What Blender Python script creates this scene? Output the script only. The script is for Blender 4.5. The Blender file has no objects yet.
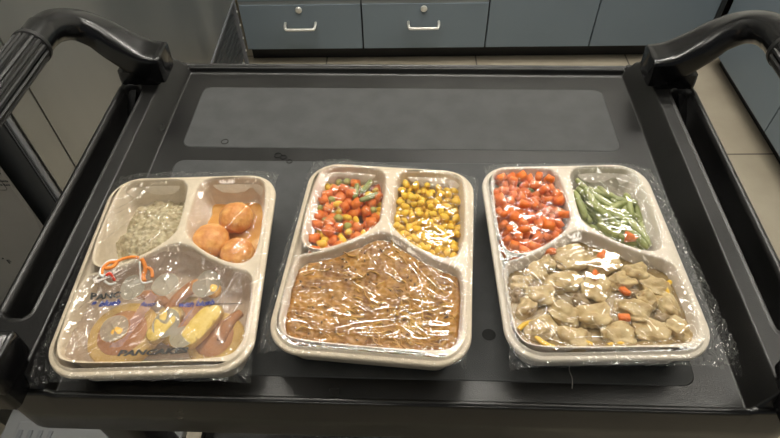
import bpy, bmesh, math, random
from mathutils import Vector, Matrix, noise
random.seed(7)
SC = bpy.context.scene
COL = SC.collection
PI = math.pi
XC = -0.011          # centre line of the cart
FLOOR = -0.93        # the cart deck is z = 0
YR = -0.0264         # the room is turned slightly against the cart

# ------------------------------------------------------------------ materials
def mat(name, color=(.5,.5,.5), rough=.5, metal=0., spec=.5, noise_amt=0., nscale=20., color2=None, bump=0., bscale=60.,
        rough2=None, stretch=(1,1,1), coat=0., sss=0., detail=4., trans=0.):
    m = bpy.data.materials.new(name); m.use_nodes = True
    nt = m.node_tree; b = nt.nodes['Principled BSDF']
    b.inputs['Base Color'].default_value = (*color, 1)
    b.inputs['Roughness'].default_value = rough
    b.inputs['Metallic'].default_value = metal
    b.inputs['Specular IOR Level'].default_value = spec
    b.inputs['Coat Weight'].default_value = coat
    b.inputs['Transmission Weight'].default_value = trans
    if sss:
        b.inputs['Subsurface Weight'].default_value = sss
        b.inputs['Subsurface Radius'].default_value = (.006,.003,.0015)
    if color2 or bump or rough2 is not None:
        tc = nt.nodes.new('ShaderNodeTexCoord'); mp = nt.nodes.new('ShaderNodeMapping')
        mp.inputs['Scale'].default_value = stretch
        nt.links.new(tc.outputs['Object'], mp.inputs['Vector'])
        n1 = nt.nodes.new('ShaderNodeTexNoise'); n1.inputs['Scale'].default_value = nscale; n1.inputs['Detail'].default_value = detail
        nt.links.new(mp.outputs['Vector'], n1.inputs['Vector'])
        rp = nt.nodes.new('ShaderNodeValToRGB')
        rp.color_ramp.elements[0].position = .35; rp.color_ramp.elements[1].position = .65
        nt.links.new(n1.outputs['Fac'], rp.inputs['Fac'])
        if color2:
            rp.color_ramp.elements[0].color = (*color,1); rp.color_ramp.elements[1].color = (*color2,1)
            nt.links.new(rp.outputs['Color'], b.inputs['Base Color'])
        if rough2 is not None:
            mr = nt.nodes.new('ShaderNodeMapRange')
            mr.inputs['From Min'].default_value = .3; mr.inputs['From Max'].default_value = .7
            mr.inputs['To Min'].default_value = rough; mr.inputs['To Max'].default_value = rough2
            nt.links.new(n1.outputs['Fac'], mr.inputs['Value']); nt.links.new(mr.outputs['Result'], b.inputs['Roughness'])
        if bump:
            n2 = nt.nodes.new('ShaderNodeTexNoise'); n2.inputs['Scale'].default_value = bscale; n2.inputs['Detail'].default_value = 3
            nt.links.new(mp.outputs['Vector'], n2.inputs['Vector'])
            bp = nt.nodes.new('ShaderNodeBump'); bp.inputs['Strength'].default_value = bump; bp.inputs['Distance'].default_value = .001
            nt.links.new(n2.outputs['Fac'], bp.inputs['Height']); nt.links.new(bp.outputs['Normal'], b.inputs['Normal'])
    return m

M = {}
M['cart'] = mat('black_cart_plastic', (.005,.0049,.0048), .27, spec=.42, rough2=.37, nscale=14, bump=.2, bscale=900, color2=(.010,.0098,.0094), detail=8)
M['cart_gloss'] = mat('glossy_black_plastic', (.005,.005,.0055), .15, spec=.5, rough2=.28, nscale=30)
M['pad'] = mat('textured_deck_panel', (.040,.042,.043), .6, spec=.42, bump=.5, bscale=1600, color2=(.052,.054,.055), nscale=40)
M['grip'] = mat('ribbed_grip_rubber', (.008,.008,.008), .5, spec=.5)
M['pulp'] = mat('moulded_pulp', (.64,.545,.415), .68, spec=.3, bump=.35, bscale=700, color2=(.70,.60,.465), nscale=120)
M['pulp_pale'] = mat('pale_moulded_pulp', (.65,.58,.485), .68, spec=.3, bump=.35, bscale=700, color2=(.70,.63,.54), nscale=120)
M['cabinet'] = mat('blue_grey_laminate', (.17,.212,.25), .45, spec=.4, color2=(.182,.226,.265), nscale=3)
M['cab_edge'] = mat('light_grey_drawer_edge', (.30,.33,.35), .4)
M['carcass'] = mat('dark_cabinet_carcass', (.03,.034,.036), .6)
M['kick'] = mat('black_rubber_kick', (.008,.008,.009), .5)
M['chrome'] = mat('satin_white_metal', (.78,.77,.72), .28, metal=.55)
M['steel'] = mat('brushed_stainless', (.30,.305,.295), .34, metal=.9, rough2=.5, nscale=5, stretch=(1,1,.15), color2=(.37,.37,.355), bump=.15, bscale=300, detail=6)
M['steel_dark'] = mat('dark_stainless', (.16,.165,.17), .38, metal=.85, rough2=.5, nscale=9, stretch=(1,.1,1))
M['gasket'] = mat('dark_grey_panel', (.06,.064,.066), .45)
M['trim_grey'] = mat('grey_corner_trim', (.15,.155,.17), .4)
M['carton'] = mat('pale_grey_carton', (.30,.285,.255), .7, color2=(.33,.31,.28), nscale=8)
M['ink'] = mat('dark_ink', (.03,.03,.03), .6)
M['blue_ink'] = mat('blue_ink', (.02,.04,.26), .5)
M['orange_ink'] = mat('orange_ink', (.80,.25,.03), .5)
M['white_ink'] = mat('white_ink', (.8,.8,.78), .5)
M['red_ink'] = mat('red_ink', (.75,.07,.03), .5)
M['tub'] = mat('grey_plastic_tub', (.20,.205,.21), .35)
M['wall'] = mat('painted_wall', (.78,.78,.74), .8)
M['ceil'] = mat('ceiling_board', (.5,.5,.48), .9)
M['top'] = mat('pale_worktop', (.55,.55,.52), .35)
M['white'] = mat('white_plastic', (.7,.7,.68), .4)
# foods
M['mash'] = mat('cooked_grain', (.38,.31,.18), .45, color2=(.56,.48,.31), nscale=260, bump=.6, bscale=500, sss=.15)
M['ball'] = mat('orange_brown_crumb', (.66,.25,.055), .42, color2=(.82,.42,.12), nscale=110, bump=.6, bscale=420)
M['glaze'] = mat('amber_glaze', (.62,.27,.05), .25, color2=(.7,.38,.10), nscale=60)
M['corn'] = mat('corn_kernel', (.78,.47,.025), .3, color2=(.88,.60,.06), nscale=70, sss=.15)
M['carrot'] = mat('carrot_flesh', (.72,.155,.015), .35, color2=(.82,.24,.035), nscale=90, sss=.1)
M['carrot3'] = mat('deep_carrot_flesh', (.72,.145,.015), .35, color2=(.82,.23,.03), nscale=80, sss=.1)
M['pea'] = mat('pea_skin', (.33,.36,.08), .35, color2=(.42,.42,.13), nscale=60)
M['bean'] = mat('green_bean_skin', (.19,.23,.05), .35, color2=(.34,.36,.13), nscale=50)
M['herb'] = mat('green_herb', (.10,.16,.03), .5, color2=(.17,.22,.05), nscale=60)
M['sauce'] = mat('orange_brown_sauce', (.21,.078,.002), .3, color2=(.44,.20,.010), nscale=75, bump=.5, bscale=300, detail=8)
M['oil'] = mat('orange_oil', (.62,.22,.025), .2, color2=(.5,.2,.04), nscale=60)
M['shred'] = mat('browned_shreds', (.36,.16,.008), .4, color2=(.52,.28,.03), nscale=90)
M['fleck'] = mat('dark_flecks', (.09,.05,.02), .5)
M['gravy'] = mat('tan_gravy', (.20,.13,.045), .25, color2=(.30,.205,.085), nscale=50, bump=.2, bscale=200)
M['chicken'] = mat('poached_chicken', (.42,.29,.125), .4, color2=(.62,.48,.25), nscale=70, bump=.7, bscale=260, sss=.1)
M['mushroom'] = mat('brown_mushroom', (.24,.16,.08), .4, color2=(.36,.26,.14), nscale=50)
M['pancake'] = mat('pancake_crumb', (.70,.48,.10), .55, color2=(.78,.58,.19), nscale=90, bump=.5, bscale=300)
M['panbrown'] = mat('pancake_browned_top', (.50,.22,.07), .5, color2=(.58,.30,.11), nscale=45)
M['syrup'] = mat('yellow_orange_topping', (.80,.42,.06), .3, color2=(.86,.52,.12), nscale=90)
M['stain'] = mat('dry_water_mark', (.035,.035,.034), .3)
M['hole'] = mat('hole_black', (.002,.002,.002), .8)
M['hair'] = mat('pale_hair', (.35,.33,.30), .5)

def floor_mat():
    m = bpy.data.materials.new('floor_tiles'); m.use_nodes = True; nt = m.node_tree; b = nt.nodes['Principled BSDF']
    tc = nt.nodes.new('ShaderNodeTexCoord'); mp = nt.nodes.new('ShaderNodeMapping')
    mp.inputs['Location'].default_value = (.296,-1.484,0)
    nt.links.new(tc.outputs['Object'], mp.inputs['Vector'])
    br = nt.nodes.new('ShaderNodeTexBrick'); br.offset = 0; br.squash = 1
    br.inputs['Scale'].default_value = 1.; br.inputs['Brick Width'].default_value = .61; br.inputs['Row Height'].default_value = .61
    br.inputs['Mortar Size'].default_value = .0035; br.inputs['Mortar Smooth'].default_value = .2
    br.inputs['Color1'].default_value = (.40,.35,.27,1); br.inputs['Color2'].default_value = (.41,.365,.28,1); br.inputs['Mortar'].default_value = (.10,.085,.07,1)
    nt.links.new(mp.outputs['Vector'], br.inputs['Vector'])
    n = nt.nodes.new('ShaderNodeTexNoise'); n.inputs['Scale'].default_value = 9; n.inputs['Detail'].default_value = 8
    nt.links.new(tc.outputs['Object'], n.inputs['Vector'])
    mx = nt.nodes.new('ShaderNodeMix'); mx.data_type = 'RGBA'; mx.blend_type = 'MULTIPLY'; mx.inputs[0].default_value = .5
    rp = nt.nodes.new('ShaderNodeValToRGB'); rp.color_ramp.elements[0].position = .3; rp.color_ramp.elements[0].color = (.72,.7,.66,1)
    rp.color_ramp.elements[1].position = .7; rp.color_ramp.elements[1].color = (1,1,1,1)
    nt.links.new(n.outputs['Fac'], rp.inputs['Fac'])
    nt.links.new(br.outputs['Color'], mx.inputs[6]); nt.links.new(rp.outputs['Color'], mx.inputs[7])
    nt.links.new(mx.outputs[2], b.inputs['Base Color']); b.inputs['Roughness'].default_value = .5
    return m
M['floor'] = floor_mat()

def film_mat(name, tint=(1,1,1), haze=.05, refl=1.0, rough=.1, haze_col=(.8,.8,.8)):
    """clear plastic film: see-through, with a fresnel reflection and a little milky scatter"""
    m = bpy.data.materials.new(name); m.use_nodes = True; nt = m.node_tree
    for n in list(nt.nodes): nt.nodes.remove(n)
    out = nt.nodes.new('ShaderNodeOutputMaterial')
    tr = nt.nodes.new('ShaderNodeBsdfTransparent'); tr.inputs['Color'].default_value = (*tint,1)
    gl = nt.nodes.new('ShaderNodeBsdfGlossy'); gl.inputs['Roughness'].default_value = rough
    df = nt.nodes.new('ShaderNodeBsdfDiffuse'); df.inputs['Color'].default_value = (*haze_col,1)
    ge = nt.nodes.new('ShaderNodeNewGeometry'); dt = nt.nodes.new('ShaderNodeVectorMath'); dt.operation = 'DOT_PRODUCT'
    nt.links.new(ge.outputs['Incoming'], dt.inputs[0]); nt.links.new(ge.outputs['Normal'], dt.inputs[1])
    def mth(op, a, b=None):
        n = nt.nodes.new('ShaderNodeMath'); n.operation = op
        for q,v in enumerate((a,b)):
            if v is None: continue
            if isinstance(v,(int,float)): n.inputs[q].default_value = v
            else: nt.links.new(v, n.inputs[q])
        return n.outputs[0]
    c1 = mth('SUBTRACT',1.,mth('ABSOLUTE',dt.outputs['Value'])); c5 = mth('POWER',c1,5.)
    mo = mth('MINIMUM',mth('MULTIPLY',mth('ADD',mth('MULTIPLY',c5,.95),.05),refl),1.)
    m1 = nt.nodes.new('ShaderNodeMixShader'); m1.inputs['Fac'].default_value = haze
    nt.links.new(tr.outputs[0], m1.inputs[1]); nt.links.new(df.outputs[0], m1.inputs[2])
    m2 = nt.nodes.new('ShaderNodeMixShader'); nt.links.new(mo, m2.inputs['Fac'])
    nt.links.new(m1.outputs[0], m2.inputs[1]); nt.links.new(gl.outputs[0], m2.inputs[2])
    nt.links.new(m2.outputs[0], out.inputs['Surface'])
    return m
M['film'] = film_mat('clear_plastic_film', (.975,.97,.955), .012, 1.3, .06)
M['wrapfilm'] = film_mat('greyish_inner_film', (.92,.86,.82), .13, .8, .12, (.48,.42,.42))
M['clearspot'] = film_mat('pale_round_window', (.95,.94,.90), .60, 1., .1, (.44,.41,.34))
M['pinkspot'] = film_mat('pink_stripe_print', (.9,.75,.7), .35, .8, .2, (.70,.50,.46))

# ------------------------------------------------------------------ object helpers
def link(name, me, m=None, parent=None, loc=None):
    o = bpy.data.objects.new(name, me); COL.objects.link(o)
    if m is not None and me is not None and not me.materials: me.materials.append(m)
    if parent is not None: o.parent = parent
    if loc is not None: o.location = loc
    return o
def tag(o, label, cat, group=None):
    o['label'] = label; o['category'] = cat
    if group: o['group'] = group
    return o
def empty(name, loc, label, cat, group=None, rz=0.):
    o = bpy.data.objects.new(name, None); COL.objects.link(o); o.location = loc; o.rotation_euler = (0,0,rz); o.empty_display_size = .02
    return tag(o, label, cat, group)
def mesh(vs, fs, smooth=True, name='m'):
    me = bpy.data.meshes.new(name); me.from_pydata([tuple(v) for v in vs], [], fs); me.update()
    if smooth:
        for p in me.polygons: p.use_smooth = True
    return me
def from_bm(bm, smooth=False):
    bmesh.ops.recalc_face_normals(bm, faces=bm.faces)
    me = bpy.data.meshes.new('m'); bm.to_mesh(me); bm.free()
    if smooth:
        for p in me.polygons: p.use_smooth = True
    return me
def boxes(lst, bev=0., smooth=False):
    """lst of (x0,x1,y0,y1,z0,z1) boxes, bevelled, in one mesh"""
    bm = bmesh.new()
    for x0,x1,y0,y1,z0,z1 in lst:
        b2 = bmesh.new(); bmesh.ops.create_cube(b2, size=1)
        for v in b2.verts: v.co = Vector(((x0+x1)/2+v.co.x*(x1-x0), (y0+y1)/2+v.co.y*(y1-y0), (z0+z1)/2+v.co.z*(z1-z0)))
        if bev: bmesh.ops.bevel(b2, geom=b2.edges[:], offset=bev, segments=2, affect='EDGES', profile=.6)
        t = bpy.data.meshes.new('t'); b2.to_mesh(t); b2.free(); bm.from_mesh(t); bpy.data.meshes.remove(t)
    return from_bm(bm, smooth)
def loft(rings, cap=True, close=True):
    vs = [v for r in rings for v in r]; n = len(rings[0]); fs = []
    for i in range(len(rings)-1):
        for j in range(n if close else n-1):
            k = (j+1)%n
            fs.append((i*n+j, i*n+k, (i+1)*n+k, (i+1)*n+j))
    if cap: fs.append(tuple(range(n))[::-1]); fs.append(tuple((len(rings)-1)*n+j for j in range(n)))
    return vs, fs
def rrect(x0,x1,y0,y1,r,seg=8):
    out = []
    for cx,cy,a0 in ((x1-r,y1-r,0),(x0+r,y1-r,90),(x0+r,y0+r,180),(x1-r,y0+r,270)):
        for i in range(seg+1):
            a = math.radians(a0+90*i/seg); out.append((cx+r*math.cos(a), cy+r*math.sin(a)))
    return out
def catmull(pts, sub=6, closed=True):
    n = len(pts); out = []
    rng = range(n) if closed else range(n-1)
    for i in rng:
        if closed: p0,p1,p2,p3 = (Vector(pts[(i+k-1)%n]) for k in range(4))
        else: p0,p1,p2,p3 = (Vector(pts[min(max(i+k-1,0),n-1)]) for k in range(4))
        for s in range(sub):
            t = s/sub
            out.append(.5*((2*p1)+(-p0+p2)*t+(2*p0-5*p1+4*p2-p3)*t*t+(-p0+3*p1-3*p2+p3)*t*t*t))
    if not closed: out.append(Vector(pts[-1]))
    return out
def tube(path, rad, n=10, closed=False):
    """round tube along 3D points; rad float or function of t"""
    P = [Vector(p) for p in path]; rings = []; up = None
    for i,p in enumerate(P):
        t = (P[min(i+1,len(P)-1)]-P[max(i-1,0)]).normalized()
        if up is None:
            up = t.orthogonal().normalized()
        up = (up-t*up.dot(t)).normalized(); s = t.cross(up)
        r = rad(i/(len(P)-1)) if callable(rad) else rad
        rings.append([p+(up*math.cos(2*PI*j/n)+s*math.sin(2*PI*j/n))*r for j in range(n)])
    return loft(rings)
def disc(cx, cy, z, rx, ry, n=28, wob=0.):
    vs = [(cx,cy,z)]; 
    for j in range(n):
        a = 2*PI*j/n; k = 1+wob*noise.noise((math.cos(a)*1.5+cx*90, math.sin(a)*1.5, cy*90))
        vs.append((cx+rx*k*math.cos(a), cy+ry*k*math.sin(a), z))
    return mesh(vs, [(0,1+j,1+(j+1)%n) for j in range(n)])
def text_mesh(s, size, bold=0., shear=0., extrude=.00015, sx=1.):
    cu = bpy.data.curves.new('t','FONT'); cu.body = s; cu.size = size; cu.extrude = extrude; cu.offset = bold; cu.shear = shear
    cu.space_character = 1.0; cu.resolution_u = 3
    o = bpy.data.objects.new('t', cu); COL.objects.link(o)
    dg = bpy.context.evaluated_depsgraph_get(); me = bpy.data.meshes.new_from_object(o.evaluated_get(dg))
    bpy.data.objects.remove(o); bpy.data.curves.remove(cu)
    for v in me.vertices: v.co.x *= sx
    return me
def sdf_poly(poly):
    P = [(p[0],p[1]) for p in poly]
    def f(x, y):
        d = 1e9; ins = False; n = len(P); j = n-1
        for i in range(n):
            ax,ay = P[j]; bx,by = P[i]
            ex,ey = bx-ax, by-ay; wx,wy = x-ax, y-ay
            L = ex*ex+ey*ey
            t = max(0,min(1,(wx*ex+wy*ey)/L)) if L else 0
            dx,dy = wx-ex*t, wy-ey*t; q = dx*dx+dy*dy
            if q < d: d = q
            if (ay > y) != (by > y) and x < (bx-ax)*(y-ay)/(by-ay)+ax: ins = not ins
            j = i
        d = math.sqrt(d); return -d if ins else d
    return f
def sm(a, b, x):
    t = max(0,min(1,(x-a)/(b-a))); return t*t*(3-2*t)
def ridged(x, y, z=0.):
    return (1-min(1,abs(noise.noise((x,y,z)))*1.9))

# ------------------------------------------------------------------ camera
R = Matrix(((.99931618,-.01498191,.03380413),(.0333677,.75928673,-.64990019),(-.01593028,.65058374,.75926742)))
cam = bpy.data.cameras.new('camera'); cam.sensor_width = 36; cam.lens = 586.6*36/780; cam.clip_start = .01
co = bpy.data.objects.new('camera', cam); COL.objects.link(co)
co.matrix_world = Matrix.Translation((0,0,.47)) @ R.to_4x4(); SC.camera = co

# ------------------------------------------------------------------ room (turned by YR)
def room_parent(o, loc=(0,0,0)):
    """give a top-level object the room's rotation about the world origin"""
    c, s = math.cos(-YR), math.sin(-YR)
    x, y, z = loc
    o.location = (x*c-y*s, x*s+y*c, z); o.rotation_euler = (0,0,-YR)
    return o
def structure(name, me, m, loc=(0,0,0)):
    o = link(name, me, m); o['kind'] = 'structure'; return room_parent(o, loc)
XL, XR_, YN, YF, ZC = -1.45, 1.86, -1.6, 2.66, 1.85
structure('floor', boxes([(XL,XR_,YN,YF,FLOOR-.05,FLOOR)]), M['floor'])
structure('ceiling', boxes([(XL,XR_,YN,YF,ZC,ZC+.05)]), M['ceil'])
structure('wall_back', boxes([(XL,XR_,YF,YF+.08,FLOOR,ZC)]), M['wall'])
structure('wall_right', boxes([(XR_,XR_+.08,YN,YF,FLOOR,ZC)]), M['wall'])
structure('wall_left', boxes([(XL-.08,XL,YN,YF,FLOOR,ZC)]), M['wall'])

FY = 2.02; CB = FLOOR+.08; CT = -.06
def bar_handle(w, proj, r):
    """bow handle in the x-z plane, mounted on y=0 and standing out towards -y"""
    h = w/2
    pts = [(-h,.0,.004),(-h,-proj*.55,.002),(-h+.004,-proj*.95,-.004),(-h+.014,-proj,-.006),(h-.014,-proj,-.006),(h-.004,-proj*.95,-.004),(h,-proj*.55,.002),(h,0,.004)]
    return mesh(*tube(catmull(pts,4,False), r, 8))
def lock_me():
    rings = []
    for r,y in ((.0125,0),(.0125,-.004),(.011,-.007),(.006,-.0075)):
        rings.append([(r*math.cos(2*PI*j/20), y, r*math.sin(2*PI*j/20)) for j in range(20)])
    return mesh(*loft(rings))
HANDLE, LOCK = bar_handle(.115,.032,.0055), lock_me()
def cabinet(x0, x1, kind, label, ang=0., loc=None, depth=.5):
    """local x runs along the front, fronts face local -y, the front plane is y=0"""
    w = x1-x0
    e = empty('drawer_cabinet' if kind=='drawers' else 'base_cabinet', (0,0,0), label, 'cabinet', 'blue grey base cabinets')
    c, s = math.cos(-YR), math.sin(-YR); x,y = loc
    e.location = (x*c-y*s, x*s+y*c, FLOOR); e.rotation_euler = (0,0,-YR+ang)
    zt = CT-FLOOR
    link('carcass', boxes([(.001,w-.001,.019,depth,.08,zt)]), M['carcass'], e)
    link('toe_kick', boxes([(.0,w,.06,depth,0,.08)]), M['kick'], e)
    if kind == 'drawers':
        zs = [(.08,.267),(.283,.47),(.486,.673),(.689,zt)]
        for a,b in zs:
            d = link('drawer', boxes([(.003,w-.003,0,.018,a,b)], .0012), M['cabinet'], e)
            link('drawer_rail', boxes([(.003,w-.003,.004,.0185,b,min(b+.015,zt))], .0008), M['cab_edge'], e)
            link('handle', HANDLE, M['chrome'], d, (w*.49,0,a+.110))
            link('lock', LOCK, M['chrome'], d, (w*.49,0,a+.168))
    else:
        d = link('door', boxes([(.0025,w-.0025,0,.018,.08,zt-.002)], .0012), M['cabinet'], e)
        link('handle', HANDLE, M['chrome'], d, (w*.5,0,zt-.06))
    return e
cabinet(-.60,-.14,'drawers','blue grey drawer cabinet next to the steel appliance at left',0,(-.60,FY))
cabinet(-.14,.338,'drawers','blue grey drawer cabinet in the middle, beside the plain doors',0,(-.14,FY))
cabinet(.338,.745,'door','blue grey base cabinet with plain door beside the middle drawer cabinet',0,(.338,FY))
cabinet(.745,1.19,'door','blue grey base cabinet with plain door at the inner corner of the room',0,(.745,FY))
FX = 1.22
# run along the right wall: fronts face -x
cabinet(0,.50,'door','blue grey base cabinet of the right hand run, next to the corner',-PI/2,(FX,2.005),.6)
cabinet(0,.60,'door','blue grey base cabinet nearest the camera in the right hand run',-PI/2,(FX,1.505),.6)
o = link('corner_filler', boxes([(1.195,1.215,2.03,2.53,CB,CT)]), M['carcass']); room_parent(o); tag(o,'dark filler panel closing the corner between the cabinet runs','panel')
o = link('worktop', boxes([(-.60,1.85,FY-.03,2.65,CT,CT+.035),(1.19,1.85,.90,FY-.03,CT,CT+.035)], .003), M['top']); room_parent(o)
tag(o,'pale worktop running over the blue grey cabinets','worktop')

# steel appliance on the left
ap = empty('steel_refrigerator', (0,0,0), 'tall stainless steel appliance standing left of the black cart', 'refrigerator'); room_parent(ap,(-.60,.70,FLOOR))
link('body', boxes([(-.70,-.004,.0,1.30,.31,2.0)],.003), M['steel'], ap)
link('side_panel', boxes([(-.003,.0,.078,1.298,.313,1.99)],.001), M['steel'], ap)
link('front_strip', boxes([(-.003,.0,.012,.074,.313,1.99)],.001), M['steel'], ap)
link('end_panel', boxes([(-.70,-.012,-.004,0,.10,2.0)],.001), M['gasket'], ap)
link('corner_trim', boxes([(-.008,-.0050,-.006,.001,.10,1.99),(-.0035,.0,-.006,.004,.10,1.99)],.0008), M['trim_grey'], ap)
link('bottom_rail', boxes([(-.012,.003,.012,1.30,.303,.313)],.002), M['trim_grey'], ap)
link('base_panel', boxes([(-.68,-.014,.01,1.31,.06,.305)]), M['steel_dark'], ap)
lv = []
for k in range(9): lv.append((-.016,-.007,.05,1.27,.075+k*.025,.075+k*.025+.013))
link('louvre', boxes(lv,.002), M['steel_dark'], ap)
post = link('corner_post', boxes([(-.016,-.002,1.292,1.31,.0,.303)],.002), M['trim_grey'], ap)
for z in (.09,.145,.20,.255):
    rr = [[(x,1.300+.005*r*math.cos(2*PI*j/12),z+.005*r*math.sin(2*PI*j/12)) for j in range(12)] for x,r in ((-.002,1),(.0015,.9),(.002,.3))]
    link('screw', mesh(*loft(rr)), M['chrome'], post)
link('foot', mesh(*tube([(-.02,1.25,0),(-.02,1.25,.02),(-.02,1.25,.06)],.016,14)), M['white'], ap)
link('foot', mesh(*tube([(-.03,.05,0),(-.03,.05,.02),(-.03,.05,.06)],.016,14)), M['white'], ap)

# carton beside it
ct = empty('carton', (-.818,.652,-.60), 'flattened pale grey cardboard carton with dark printing behind the cart handle at left', 'carton')
link('box', boxes([(-.16,.155,0,.009,0,.66)],.002), M['carton'], ct)
def carton_text(s, x, z, size, sx=1.):
    o = link('lettering', text_mesh(s,size*.9,.0002,0,.0002,sx), M['ink'], ct); o.location = (x+.813-.012,-.0006,z+.60); o.rotation_euler = (PI/2,0,0)
for s,x,z,size in (('N',-.668,-.128,.022),('O',-.655,-.160,.018),('nery',-.678,-.178,.013),('r Cutl',-.672,-.194,.0125),('Contents',-.668,-.212,.0075),('Store Roo',-.672,-.221,.0075)):
    carton_text(s,x,z,size)
fr_ = [(x+.813,-.0004,z+.60) for x,z in rrect(-.705,-.666,-.232,-.203,.005)]
link('printed_frame', mesh(*tube(fr_+[fr_[0],fr_[1]],.0004,5)), M['ink'], ct)
dots = bmesh.new()
for k in range(6):
    t = k/5; bmesh.ops.create_icosphere(dots, subdivisions=1, radius=.0018, matrix=Matrix.Translation((.044-.02+t*.012-.01*0,-.0002,.26-t*.085)))
link('printed_dots', from_bm(dots), M['ink'], ct)
carton_text('F',-.762,-.442,.02)
cr = empty('storage_tub', (-.80,.565,FLOOR), 'dark plastic storage tub under the pale carton at left', 'tub')
def tub_mesh(w,d,h,t=.006,wall=.004):
    rings = []
    for (k,z,off) in ((.90,.0,0),(.97,h*.9,0),(1.0,h*.9,.004),(1.0,h,.004),(.99,h,-.002),(.93,.010,-.004)):
        rings.append([(x,y,z) for x,y in rrect(-w/2*k-off,w/2*k+off,-d/2*k-off,d/2*k+off,.03)])
    return mesh(*loft(rings))
link('tub_body', tub_mesh(.34,.16,.30), M['carcass'], cr)
lid = link('lid', boxes([(-.175,.175,-.085,.09,.30,.33)],.006), M['carcass'], cr)
gt = empty('grey_tote', (-.62,.28,FLOOR), 'grey plastic tote standing on the floor beneath the cart corner', 'tub')
link('tote_body', tub_mesh(.34,.34,.24), M['tub'], gt)
rim = link('tote_lid', boxes([(-.18,.18,-.18,.18,.24,.258),(-.15,.15,-.15,.15,.256,.266)],.005), M['tub'], gt)
for k in range(4): link('lid_rib', boxes([(-.14+k*.02,-.132+k*.02,-.13,.13,.264,.27)],.001), M['trim_grey'], gt)

# ceiling lamps: louvred troffers, real emitters
def lamp(x, y, w, d, st, label):
    e = empty('ceiling_lamp', (x,y,ZC), label, 'ceiling lamp', 'ceiling lamps')
    link('lamp_frame', boxes([(-w/2-.02,w/2+.02,-d/2-.02,-d/2,-.04,-.001),(-w/2-.02,w/2+.02,d/2,d/2+.02,-.04,-.001),(-w/2-.02,-w/2,-d/2,d/2,-.04,-.001),(w/2,w/2+.02,-d/2,d/2,-.04,-.001)],.002), M['white'], e)
    m = bpy.data.materials.new('lamp_diffuser'); m.use_nodes = True
    b = m.node_tree.nodes['Principled BSDF']; b.inputs['Base Color'].default_value = (.8,.8,.8,1)
    b.inputs['Emission Color'].default_value = (1,.955,.86,1); b.inputs['Emission Strength'].default_value = st
    link('diffuser', boxes([(-w/2,w/2,-d/2,d/2,-.03,-.02)]), m, e)
lamp(-.15,1.15,.9,.055,105,'long ceiling lamp above the cart, nearer row')
lamp(.55,1.75,1.0,.06,95,'long ceiling lamp by the back wall')
lamp(-.75,.1,.3,.9,7,'ceiling lamp on the left side of the room')
lamp(1.1,.7,.3,.9,12,'ceiling lamp on the right side of the room')
w = bpy.data.worlds.new('world'); SC.world = w; w.use_nodes = True
w.node_tree.nodes['Background'].inputs['Color'].default_value = (.8,.85,.9,1); w.node_tree.nodes['Background'].inputs['Strength'].default_value = .10

# ------------------------------------------------------------------ cart
HX = .352; Y0, Y1 = .198, .669
cart = empty('utility_cart', (XC,(Y0+Y1)/2,FLOOR), 'black plastic utility cart carrying the three meal trays', 'cart')
CO = Vector((XC,(Y0+Y1)/2,FLOOR))
def cpart(name, vs, fs, m, parent=cart, smooth=True):
    vs = [Vector(v)-CO for v in vs]; me = mesh(vs,fs,smooth)
    if smooth and name in ('handle','handle_foot','post','lower_shelf','caster','wheel','ribbed_grip'): me.set_sharp_from_angle(angle=math.radians(38))
    return link(name, me, m, parent)
def rsd(x,y,x0,x1,y0,y1,r):
    cx,cy = (x0+x1)/2,(y0+y1)/2; qx = abs(x-cx)-(x1-x0)/2+r; qy = abs(y-cy)-(y1-y0)/2+r
    return math.hypot(max(qx,0),max(qy,0))+min(max(qx,qy),0)-r
def H(x, y):
    u = abs(x-XC)
    z = .028*sm(0,1,(u-.287)/.019) if u > .287 else 0
    if u > .287: z = .028*min(1,max(0,(u-.288)/.0165)); 
    z = z if z < .0265 else .028-.0015*max(0,1-(z-.0265)/.0015) 
    if u <= .290:
        if y > .6575: z = max(z, .0072*sm(.6575,.6605,y))
        if y < .2035: z = max(z, .0035*sm(.2035,.2005,y))
    # front and back ends of the ridges come down to the rim
    z = z*(1-.0) if y > .208 else min(z, .0035+.0245*sm(.199,.208,y))
    if y > .645: z = min(z, .0072+.0208*sm(.669,.650,y))
    d = rsd(u,y,.3215,.3475,.257,.592,.009)
    if d < .004:
        z += .0012*math.exp(-((d-.0005)/.0012)**2)
        z -= .040*sm(.0,-.0035,d)
    return z
def stations(a, b, fine, coarse, marks, wid):
    out = [a]; x = a
    while x < b-1e-6:
        st = fine if any(abs(x+fine/2-m_) < wid for m_ in marks) else coarse
        x = min(b, x+st); out.append(x)
    return out
xm = [XC+s*v for s in (-1,1) for v in (.288,.3045,.3215,.3475,.3515)]
xs = stations(XC-HX, XC+HX, .0011, .005, xm, .006)
ys = stations(Y0, Y1, .0011, .005, [.2035,.199,.207,.257,.262,.592,.587,.659,.666], .005)
RO = .030
vs = []; idx = {}
for j,y in enumerate(ys):
    for i,x in enumerate(xs): idx[i,j] = len(vs); vs.append((x,y,H(x,y)))
fs = []
for j in range(len(ys)-1):
    for i in range(len(xs)-1):
        cx,cy = (xs[i]+xs[i+1])/2,(ys[j]+ys[j+1])/2
        if rsd(cx,cy,XC-HX,XC+HX,Y0,Y1,RO) < -.0002: fs.append((idx[i,j],idx[i+1,j],idx[i+1,j+1],idx[i,j+1]))
deck = cpart('deck', vs, fs, M['cart'])
per = []
for cx,cy,a0 in ((XC+HX-RO,Y1-RO,0),(XC-HX+RO,Y1-RO,90),(XC-HX+RO,Y0+RO,180),(XC+HX-RO,Y0+RO,270)):
    for i in range(9): a = math.radians(a0+90*i/8); per.append((cx,cy,math.cos(a),math.sin(a)))
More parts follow.
